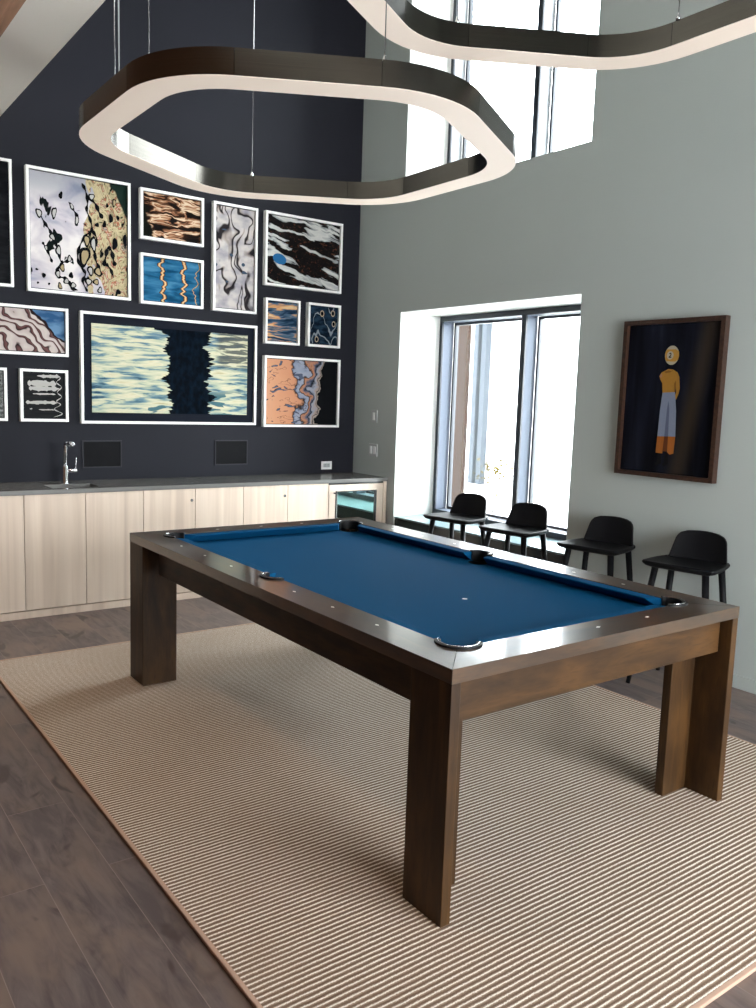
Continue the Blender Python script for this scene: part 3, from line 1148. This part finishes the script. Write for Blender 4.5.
def art_navy():
    t, v = art('picture_navy_rings')
    vv = t.warp(v, (.12, 0, .12), 7, 2)
    f = t.noise(t.co((1.4, 1, .8), (2, 0, 2), vec=vv), 4.2, 1, .4, .5)
    c = t.ramp(t.noise(t.co((2, 1, 5)), 6, 3), [(.4, srgb(16, 28, 42)), (.65, srgb(44, 66, 88))])
    c = t.mix(lines(t, f, 3.0, .045), c, srgb(150, 160, 168))
    x, y, z = t.xyz(v)
    for px, pz, r in ((-.02, .10, .022), (.09, .11, .022), (.10, .02, .02), (-.07, -.12, .02)):
        dd = t.math('POWER', t.math('ADD', t.math('POWER', t.math('SUBTRACT', x, px), 2.0), t.math('POWER', t.math('MULTIPLY', t.math('SUBTRACT', z, pz), .75), 2.0)), .5)
        c = t.mix(t.step(dd, r, r * .85), c, srgb(206, 186, 158))
        c = t.mix(t.step(dd, r * .7, r * .6), c, srgb(16, 20, 28))
    return t.out(c, .3, spec=.02)


def art_peach():
    t, v = art('picture_peach_blue_marbling')
    x, y, z = t.xyz(v)
    vv = t.warp(t.co((1, 1, 1), (6, 0, 2)), (.34, 0, .20), 6, 3)
    a, b_, c_ = t.xyz(vv)
    e = t.math('SUBTRACT', t.math('ADD', a, t.math('MULTIPLY', t.noise(t.co((1, 1, 1.6), (3, 0, 9)), 5, 3), .22)), 6.15)
    c = t.ramp(t.math('ADD', t.math('MULTIPLY', e, 1.25), .5),
               [(.0, srgb(232, 172, 136)), (.36, srgb(226, 160, 124)), (.385, BLK), (.405, srgb(150, 160, 184)), (.46, srgb(176, 182, 200)), (.475, BLK), (.50, srgb(214, 150, 116)), (.54, srgb(92, 104, 128)), (.56, BLK), (.585, srgb(170, 176, 194)), (.63, srgb(190, 170, 160)), (.645, srgb(60, 58, 66)), (.66, srgb(206, 190, 176)), (.675, BLK), (1, BLK)])
    bl = t.noise(t.co((1, 1, 2.4), (1, 0, 4)), 8, 2, .5, .8)
    c = t.mix(t.math('MULTIPLY', t.step(bl, .60, .63), t.step(x, .06, .0)), c, srgb(96, 106, 130))
    c = t.mix(t.math('MULTIPLY', t.math('MULTIPLY', lines(t, bl, 4, .06), t.step(x, .1, .02)), .8), c, srgb(60, 44, 42))
    return t.out(c, .3, spec=.02)


G_ART = 'white framed water pictures on the charcoal wall'
ART = [
    ('framed_picture', 'white framed near-black tall picture cut by the left edge of the photo', -3.268, -2.882, 2.199, 3.034, art_dark()),
    ('framed_picture', 'large white framed picture of black loops over white and ochre water', -2.792, -2.070, 2.187, 3.020, art_loops()),
    ('framed_picture', 'white framed picture of copper and cream ripples on black', -1.995, -1.494, 2.646, 3.009, art_copper()),
    ('framed_picture', 'white framed picture of gold squiggles on blue water', -1.995, -1.494, 2.177, 2.544, art_gold()),
    ('framed_picture', 'white framed picture of mauve brown swirls with a blue right side', -3.268, -2.524, 1.749, 2.086, art_mauve()),
    ('framed_picture', 'small white framed grey speckled picture cut by the left edge of the photo', -3.268, -2.940, 1.290, 1.653, art_grey()),
    ('framed_picture', 'small white framed picture of white bars on black', -2.856, -2.530, 1.288, 1.654, art_bw()),
    ('framed_picture', 'largest white framed picture, cream water split by a dark column', -2.439, -1.019, 1.278, 2.083, art_big()),
    ('framed_picture', 'tall narrow white framed picture of pale grey marbled contours', -1.412, -1.028, 2.177, 3.007, art_marble()),
    ('framed_picture', 'white framed picture of black and white waves with a blue spot', -.956, -.208, 2.420, 3.007, art_wave()),
    ('framed_picture', 'small white framed picture of orange and blue ripples', -.945, -.616, 1.952, 2.320, art_dusk()),
    ('framed_picture', 'small white framed navy picture with pale rings', -.536, -.206, 1.954, 2.320, art_navy()),
    ('framed_picture', 'white framed picture of peach and blue marbling with a black right side', -.946, -.196, 1.264, 1.853, art_peach()),
]
INK = [plain('picture_ink_black', (.006, .007, .009), .5, spec=.02), plain('picture_ink_white', srgb(205, 202, 198), .4, spec=.02), plain('picture_ink_tan', srgb(186, 166, 130), .4, spec=.02)]


def draw_marks(b, lb, pw, ph):
    """flat printed shapes; coordinates are fractions (u right, v down) of the print"""
    lev = [0]
    def P(u, v):
        return ((u - .5) * pw, -.0320 - .00008 * lev[0], (.5 - v) * ph)
    def face(pts, mi):
        f = b.faces.new([b.verts.new(p) for p in pts])
        f.material_index = mi
    def blob(u, v, ru, rv, rot, mi):
        lev[0] += 1
        r = math.radians(rot)
        pts = []
        for k in range(20):
            a = 2 * PI * k / 20
            w_ = 1 + .14 * math.sin(3 * a + 17 * u) + .10 * math.sin(2 * a + 23 * v)
            x, y = ru * w_ * math.cos(a), rv * w_ * math.sin(a)
            pts.append(P(u + x * math.cos(r) - y * math.sin(r), v + x * math.sin(r) + y * math.cos(r)))
        face(pts, mi)
    def stroke(pts, wd, mi):
        lev[0] += 1
        p = []
        for k in range(len(pts) - 1):      # smooth the hand-placed points
            p0, p1, p2, p3 = [Vector(pts[min(max(k + d, 0), len(pts) - 1)]) for d in (-1, 0, 1, 2)]
            for i in range(5):
                q_ = i / 5
                p.append(.5 * ((2 * p1) + (p2 - p0) * q_ + (2 * p0 - 5 * p1 + 4 * p2 - p3) * q_ ** 2 + (3 * p1 - p0 - 3 * p2 + p3) * q_ ** 3))
        p.append(Vector(pts[-1]))
        L, R = [], []
        for k, c in enumerate(p):
            t_ = (p[min(k + 1, len(p) - 1)] - p[max(k - 1, 0)]).normalized()
            n_ = Vector((-t_.y, t_.x)) * wd * .88 * (.75 + .45 * math.sin(k * 1.1 + 9 * c.x)) * (.35 if k in (0, len(p) - 1) else 1)
            L.append(P(*(c + n_)))
            R.append(P(*(c - n_)))
        vl, vr = [b.verts.new(q_) for q_ in L], [b.verts.new(q_) for q_ in R]
        for k in range(len(p) - 1):
            b.faces.new((vl[k], vl[k + 1], vr[k + 1], vr[k])).material_index = mi
    if 'white bars' in lb:
        for v, h, ua, ub in ((.07, .045, .36, .90), (.235, .085, .10, .80), (.345, .070, .13, .84), (.465, .022, .22, .78), (.655, .050, .05, .80), (.815, .016, .36, .74), (.80, .014, .14, .20)):
            blob((ua + ub) / 2, v, (ub - ua) * .46, h * .72, 0, 2)
            stroke([(ua, v), (ua * .6 + ub * .4, v + .006), (ub * .7 + ua * .3, v - .006), (ub, v + .004)], h * .85, 2)
        stroke([(.80, .02), (.90, .10), (.80, .20), (.93, .30), (.82, .42), (.93, .52), (.80, .62), (.90, .70), (.74, .80), (.94, .90), (.72, .98)], .012, 2)
        return
    def loop(u, v, ru, rv, rot, inner):
        ru, rv = ru * .86, rv * .88
        blob(u, v, ru, rv, rot, 1)
        blob(u + .003, v, ru * .60, rv * .68, rot, inner)
    stroke([(.08, .34), (.14, .43), (.19, .49), (.235, .57), (.275, .66), (.295, .74), (.33, .75), (.385, .73)], .017, 1)
    loop(.085, .355, .034, .050, -28, 2)
    loop(.215, .545, .030, .040, -30, 2)
    loop(.275, .655, .034, .056, -10, 2)
    loop(.385, .715, .028, .034, 0, 2)
    stroke([(.115, .60), (.16, .66), (.20, .74), (.21, .77)], .015, 1)
    loop(.15, .645, .018, .030, -25, 2)
    loop(.235, .335, .028, .066, 12, 2)
    stroke([(.385, .22), (.43, .28), (.47, .34), (.46, .42)], .019, 1)
    loop(.415, .255, .024, .034, -20, 2)
    loop(.465, .37, .024, .056, 5, 2)
    loop(.305, .175, .024, .034, 8, 1)
    stroke([(.30, .76), (.26, .83), (.27, .88), (.33, .89), (.38, .92), (.40, .97), (.47, .985)], .019, 1)
    loop(.31, .80, .034, .040, 10, 3)
    loop(.265, .86, .030, .042, 10, 2)
    loop(.35, .915, .032, .034, 0, 2)
    loop(.42, .945, .036, .030, 0, 2)
    loop(.40, .86, .026, .032, 20, 1)
    loop(.285, .965, .026, .036, -30, 3)
    loop(.125, .885, .020, .026, 0, 1)
    blob(.055, .84, .014, .010, 0, 1)
    blob(.065, .955, .012, .010, 0, 1)
    blob(.175, .955, .012, .012, 0, 1)
    stroke([(.52, .04), (.56, .10), (.58, .20), (.57, .27), (.61, .36), (.62, .44), (.56, .49), (.50, .58), (.47, .68), (.49, .76), (.55, .83), (.52, .90), (.57, .99)], .016, 1)
    stroke([(.58, .14), (.66, .20), (.70, .27), (.74, .32)], .022, 1)
    stroke([(.62, .44), (.67, .50), (.65, .60), (.66, .70), (.70, .77), (.72, .83)], .018, 1)
    loop(.565, .535, .044, .060, 4, 3)
    loop(.635, .56, .036, .085, 0, 2)
    loop(.54, .68, .066, .105, 6, 3)
    loop(.60, .80, .038, .050, 0, 2)
    loop(.68, .80, .050, .048, 0, 3)
    loop(.58, .90, .040, .040, 20, 2)
    loop(.66, .895, .036, .036, 0, 3)
    loop(.70, .965, .030, .034, 0, 2)
    loop(.62, .145, .038, .034, 20, 2)
    stroke([(.745, .745), (.77, .64), (.79, .58), (.83, .60), (.85, .68), (.87, .73)], .024, 1)
    stroke([(.77, .72), (.82, .77), (.85, .84)], .018, 1)
    blob(.865, .535, .030, .050, 15, 1)
    blob(.825, .31, .022, .040, 5, 1)
    blob(.90, .295, .016, .024, 0, 1)
    blob(.675, .385, .022, .020, 0, 1)
    blob(.755, .37, .018, .034, 5, 1)
    blob(.785, .20, .016, .018, 0, 1)
    loop(.86, .165, .026, .040, 0, 3)
    blob(.975, .49, .022, .055, 0, 1)
    blob(.90, .965, .026, .026, 40, 1)


for nm, lb, xa, xb, za, zb, m in ART:
    fr = thing(nm, lb, 'picture', ((xa + xb) / 2, -.001, (za + zb) / 2), 0, G_ART)
    hw, hh = (xb - xa) / 2, (zb - za) / 2
    bw, dp = .019, .045
    b = bmesh.new()
    for (p, q_, u, v) in ((-hw, -hw + bw, -hh, hh), (hw - bw, hw, -hh, hh), (-hw + bw, hw - bw, -hh, -hh + bw), (-hw + bw, hw - bw, hh - bw, hh)):
        box(b, p, q_, -dp, 0, u, v)
    bmesh.ops.remove_doubles(b, verts=b.verts[:], dist=1e-5)
    obj('frame', b, M_FRAMEWHITE, fr)
    mw = .062 if hw > .6 else .006
    b = bmesh.new()
    box(b, -hw + bw, hw - bw, -.026, -.004, -hh + bw, hh - bw)
    obj('mount', b, M_MAT_DARK, fr)
    b = bmesh.new()
    box(b, -hw + bw + mw, hw - bw - mw, -.032, -.0265, -hh + bw + mw, hh - bw - mw)
    mats = [m]
    if 'black loops' in lb or 'white bars' in lb:
        pw, ph = 2 * (hw - bw - mw), 2 * (hh - bw - mw)
        draw_marks(b, lb, pw, ph)
        mats = [m] + INK
    obj('print', b, mats, fr)

# dark wall panels above the counter and the outlet
for xa, xb, lb in ((-2.424, -2.131, 'dark rectangular wall panel right of the chrome faucet'), (-1.366, -1.072, 'dark rectangular wall panel below the right end of the largest picture')):
    p = thing('wall_panel', lb, 'wall panel', ((xa + xb) / 2, 0, 1.049), 0, 'dark wall panels above the counter')
    b = bmesh.new()
    hw, hh = (xb - xa) / 2, .101
    for (q_, r, u, v) in ((-hw, -hw + .008, -hh, hh), (hw - .008, hw, -hh, hh), (-hw + .008, hw - .008, -hh, -hh + .008), (-hw + .008, hw - .008, hh - .008, hh)):
        box(b, q_, r, -.008, -.0005, u, v)
    obj('panel_frame', b, plain('charcoal_trim', (.022, .022, .028), .5, spec=.2), p)
    b = bmesh.new()
    box(b, -hw + .008, hw - .008, -.005, -.0005, -hh + .008, hh - .008)
    obj('panel_face', b, plain('black_panel', (.003, .003, .004), .6, spec=.1), p)

ol = thing('power_outlet', 'white power outlet on the charcoal wall above the counter', 'outlet', (-.288, 0, .925))
b = bmesh.new()
box(b, -.055, .055, -.006, -.0005, -.036, .036)
obj('plate', b, M_WPLASTIC, ol, bevel=.002)
b = bmesh.new()
box(b, -.034, .034, -.0085, -.006, -.017, .017)
obj('socket', b, M_GREYPLASTIC, ol, bevel=.001)
for sxx in (-.016, .016):
    for k in (-.006, .006):
        b = bmesh.new()
        box(b, sxx - .004, sxx + .004, -.0089, -.0085, k - .0015, k + .0015)
        obj('slot', b, M_BLACK, ol)

for zz, hw, lb in ((1.374, .042, 'upper light switch on the grey wall near the corner'), (1.080, .060, 'lower double light switch on the grey wall near the corner')):
    s = thing('light_switch', lb, 'light switch', (0, -.310, zz), 0, 'switches by the corner')
    b = bmesh.new()
    box(b, -.007, -.0005, -hw, hw, -.055, .055)
    obj('plate', b, M_GREYPLASTIC, s, bevel=.002)
    for yy in ((0,) if hw < .05 else (-.026, .026)):
        b = bmesh.new()
        box(b, -.0105, -.007, yy - .016, yy + .016, -.033, .033)
        obj('rocker', b, M_WPLASTIC, s, bevel=.001)

# ------------------------------------------------------------------ framed figure painting on the right wall
py0, py1, pz0, pz1 = -2.925, -3.595, 1.121, 2.046
pt = thing('framed_painting', 'brown framed painting of a figure with a ball for a head', 'painting', (0, (py0 + py1) / 2, (pz0 + pz1) / 2))
hw, hh = .335, .4625


def m_frame_wood():
    t = NT('dark_brown_frame_wood')
    g = t.noise(t.co((30, 30, 30)), 1.5, 4)
    return t.out(t.ramp(g, [(.3, srgb(34, 20, 14)), (.7, srgb(66, 42, 29))]), .4)


b = bmesh.new()
fw_ = .026
for (p, q_, u, v) in ((-hw, -hw + fw_, -hh, hh), (hw - fw_, hw, -hh, hh), (-hw + fw_, hw - fw_, -hh, -hh + fw_), (-hw + fw_, hw - fw_, hh - fw_, hh)):
    box(b, -.045, -.0005, p, q_, u, v)
bmesh.ops.remove_doubles(b, verts=b.verts[:], dist=1e-5)
obj('frame', b, m_frame_wood(), pt)


def m_curtain():
    t = NT('painted_dark_curtain')
    x, y, z = t.xyz(t.tc.outputs['Object'])
    n = t.noise(t.co((1, 7, .8)), 1.4, 3, .5, .3)
    c = t.ramp(n, [(.35, srgb(10, 11, 16)), (.6, srgb(24, 26, 36)), (.75, srgb(38, 40, 50))])
    s = t.math('ADD', y, t.math('MULTIPLY', z, .18))
    g = t.math('MULTIPLY', t.step(s, -.06, -.16), t.step(s, -.26, -.16))
    c = t.mix(t.math('MULTIPLY', g, .55), c, srgb(62, 52, 40))
    return t.out(c, .35, spec=.06)


def flat(col, nm):
    return plain(nm, tuple(.55 * k for k in srgb(*col)), .6, spec=.15)


PM = [m_curtain(), flat((196, 142, 58), 'painted_mustard'), flat((154, 108, 44), 'painted_dark_mustard'), flat((150, 160, 184), 'painted_blue_grey'), flat((112, 120, 146), 'painted_slate'),
      flat((188, 112, 48), 'painted_orange'), flat((118, 64, 34), 'painted_rust'), flat((206, 196, 172), 'painted_bone'), flat((14, 13, 16), 'painted_black'), flat((216, 160, 70), 'painted_ochre'), flat((190, 140, 116), 'painted_skin')]
b = bmesh.new()
box(b, -.018, -.001, -hw + fw_, hw - fw_, -hh + fw_, hh - fw_)
lay = [0]


def poly(uv, mi):
    """polygon in picture fractions (u from the window side, v upward)"""
    lay[0] += 1
    xx = -.0180 - .00012 * lay[0]
    f = b.faces.new([b.verts.new((xx, hw - u * 2 * hw, -hh + v * 2 * hh)) for u, v in uv])
    f.material_index = mi


def oval(cu, cv, ru, rv, mi, n=28, a0=0, a1=360):
    poly([(cu + ru * math.cos(math.radians(a0 + (a1 - a0) * k / n)), cv + rv * math.sin(math.radians(a0 + (a1 - a0) * k / n))) for k in range(n if a1 - a0 == 360 else n + 1)], mi)


oval(.495, .775, .070, .060, 7)                               # ball head
poly([(.428, .795), (.445, .812), (.53, .812), (.560, .800), (.565, .775), (.560, .748), (.53, .735), (.445, .738), (.430, .752)], 9)
oval(.478, .775, .033, .026, 7)
# figure 2 on the ball, as a brush stroke
poly([(.466, .784), (.472, .791), (.484, .791), (.490, .784), (.489, .776), (.478, .766), (.491, .766), (.491, .760), (.464, .760), (.464, .765), (.481, .778), (.482, .783), (.477, .786), (.472, .782)], 8)
poly([(.430, .676), (.47, .690), (.52, .686), (.565, .668), (.585, .640), (.598, .570), (.590, .535), (.570, .498), (.552, .505), (.566, .545), (.560, .580), (.556, .545), (.43, .540), (.420, .60), (.396, .625), (.385, .645), (.405, .668)], 1)
poly([(.556, .62), (.561, .58), (.557, .545), (.545, .545), (.54, .60)], 2)
poly([(.43, .672), (.47, .682), (.51, .676), (.525, .684), (.49, .668), (.45, .664)], 2)
poly([(.388, .645), (.405, .665), (.414, .65), (.402, .632)], 10)
poly([(.430, .541), (.556, .545), (.580, .43), (.592, .268), (.500, .265), (.411, .263), (.418, .43)], 3)
poly([(.497, .49), (.512, .44), (.520, .266), (.482, .265), (.488, .44)], 4)
poly([(.411, .263), (.482, .265), (.474, .155), (.405, .158)], 5)
poly([(.482, .265), (.520, .266), (.520, .170), (.474, .170)], 6)
poly([(.520, .266), (.592, .268), (.586, .160), (.550, .152), (.522, .165)], 5)
poly([(.43, .155), (.465, .155), (.47, .09), (.42, .075), (.40, .09), (.425, .10)], 8)
poly([(.50, .165), (.53, .165), (.54, .09), (.50, .075), (.48, .085), (.50, .10)], 8)
bmesh.ops.recalc_face_normals(b, faces=b.faces[:6])
me = bpy.data.meshes.new('canvas')
b.to_mesh(me)
b.free()
for m in PM:
    me.materials.append(m)
link(bpy.data.objects.new('canvas', me), pt)

# ------------------------------------------------------------------ hexagonal pendant lights
def hex_path(ap, rc, n=10):
    """rounded regular hexagon, flat sides at +-x, list of points; also indices where straights begin/end"""
    side = ap / math.cos(PI / 6)
    pts, joints = [], []
    for k in range(6):
        a = PI / 2 + k * PI / 3
        v = Vector((side * math.cos(a), side * math.sin(a)))
        cdist = side - rc / math.cos(PI / 6)
        c = Vector((cdist * math.cos(a), cdist * math.sin(a)))
        for i in range(n + 1):
            q_ = a - PI / 6 + PI / 3 * i / n
            if i in (0, n):
                joints.append(len(pts))
            pts.append(c + Vector((rc * math.cos(q_), rc * math.sin(q_))))
    return pts, joints


def pendant(label, cx, cy, zb, cables, ap=.978, cord=None):
    root = thing('pendant_light', label, 'pendant light', (cx, cy, zb), 0, 'hexagonal ring pendant lights')
    wd, hb, rc = .140, .100, .50
    po, jo = hex_path(ap, rc)
    pi_, _ = hex_path(ap - wd, rc - wd)
    N = len(po)
    b = bmesh.new()
    wall = .004
    pow_, _ = hex_path(ap - wall, rc - wall)
    piw, _ = hex_path(ap - wd + wall, rc - wd + wall)
    # housing: separate lengths with hairline joints, like the metal sections
    segs = []
    for k in range(6):
        i0, i1 = jo[2 * k], jo[2 * k + 1]
        segs.append(list(range(i0, i1 + 1)))
        segs.append([i1, jo[(2 * k + 2) % 12]])
    for s in segs:
        gap = .0012
        def end(arr, i, j):
            d = (arr[j] - arr[i])
            return arr[i] + d.normalized() * gap
        rings = []
        for q_, i in enumerate(s):
            P = []
            for arr, z in ((po, .002), (po, hb), (pi_, hb), (pi_, .002), (piw, .002), (piw, hb - .004), (pow_, hb - .004), (pow_, .002)):
                if q_ == 0:
                    p = end(arr, s[0], s[1])
                elif q_ == len(s) - 1:
                    p = end(arr, s[-1], s[-2])
                else:
                    p = arr[i]
                P.append((p.x, p.y, z))
            rings.append(P)
        R = [[b.verts.new(p) for p in r] for r in rings]
        for A, B in zip(R, R[1:]):
            for i in range(8):
                j = (i + 1) % 8
                f = b.faces.new((A[i], A[j], B[j], B[i]))
                f.smooth = i in (0, 2)
        for A, B in zip(R, R[1:]):
            for i in range(8):
                e = b.edges.get((A[i], B[i]))
                if e:
                    e.smooth = False
        for E_ in (R[0], R[-1]):
            b.faces.new((E_[0], E_[1], E_[6], E_[7]))
            b.faces.new((E_[1], E_[2], E_[5], E_[6]))
            b.faces.new((E_[2], E_[3], E_[4], E_[5]))
    obj('housing', b, M_BRUSHED, root)
    # opal diffuser filling the underside
    b = bmesh.new()
    A = [b.verts.new((p.x, p.y, 0)) for p in po]
    B = [b.verts.new((p.x, p.y, 0)) for p in pi_]
    A2 = [b.verts.new((p.x, p.y, .002)) for p in po]
    B2 = [b.verts.new((p.x, p.y, .002)) for p in pi_]
    for i in range(N):
        j = (i + 1) % N
        for q_ in ((A[i], B[i], B[j], A[j]), (A2[i], A2[j], B2[j], B2[i]), (A[i], A[j], A2[j], A2[i]), (B[i], B2[i], B2[j], B[j])):
            b.faces.new(q_)
    obj('diffuser', b, M_DIFF, root)
    for (dx, dy) in cables:
        b = bmesh.new()
        tube(b, [(dx, dy, hb + .02), (dx, dy, ZT - zb)], .0022, 8)
        c = obj('cable', b, M_STEEL, root)
        b = bmesh.new()
        lathe(b, [(.011, hb), (.010, hb + .012), (.004, hb + .030), (.004, hb + .034)], dx, dy, 14)
        obj('ferrule', b, M_CHROME, c)
    if cord:
        b = bmesh.new()
        tube(b, [(cord[0], cord[1], hb), (cord[0], cord[1], ZT - zb)], .0035, 8)
        obj('power_cord', b, M_GREYPLASTIC, root)
    return root


pendant('lower hexagonal ring pendant light hanging in full view over the pool table', -2.10, -2.53, 2.70,
        [(.195, .914), (-.91, -.33), (.77, -.56), (-.215, -.95), (-.76, .50)], cord=(-.735, .515))
pendant('higher hexagonal ring pendant light cut off by the top edge of the photo', -1.86, -4.10, 3.10,
        [(.84, .25), (.14, .90), (-.84, -.25), (-.14, -.92)])

# ------------------------------------------------------------------ recessed downlights in the lowered wood ceiling
for k, (dx, dy) in enumerate(((-3.75, -1.35), (-3.75, -3.6))):
    d = thing('downlight', ('warm recessed downlight in the wood ceiling near the counter', 'warm recessed downlight in the wood ceiling away from the counter')[k], 'ceiling light', (dx, dy, 3.098), 0, 'recessed downlights in the wood ceiling')
    b = bmesh.new()
    loft(b, [[(r * math.cos(2 * PI * i / 28), r * math.sin(2 * PI * i / 28), z) for i in range(28)] for r, z in ((.055, .001), (.055, -.004), (.043, -.004), (.043, .001))], True, False)
    obj('trim_ring', b, M_FRAMEWHITE, d)
    ld = bpy.data.lights.new('downlight_lamp', 'SPOT')
    ld.energy = DOWN_W
    ld.color = (1.0, .74, .50)
    ld.spot_size = math.radians(95)
    ld.spot_blend = .8
    ld.shadow_soft_size = .04
    lo = bpy.data.objects.new('downlight_lamp', ld)
    lo.location = (0, 0, -.006)
    link(lo, d)
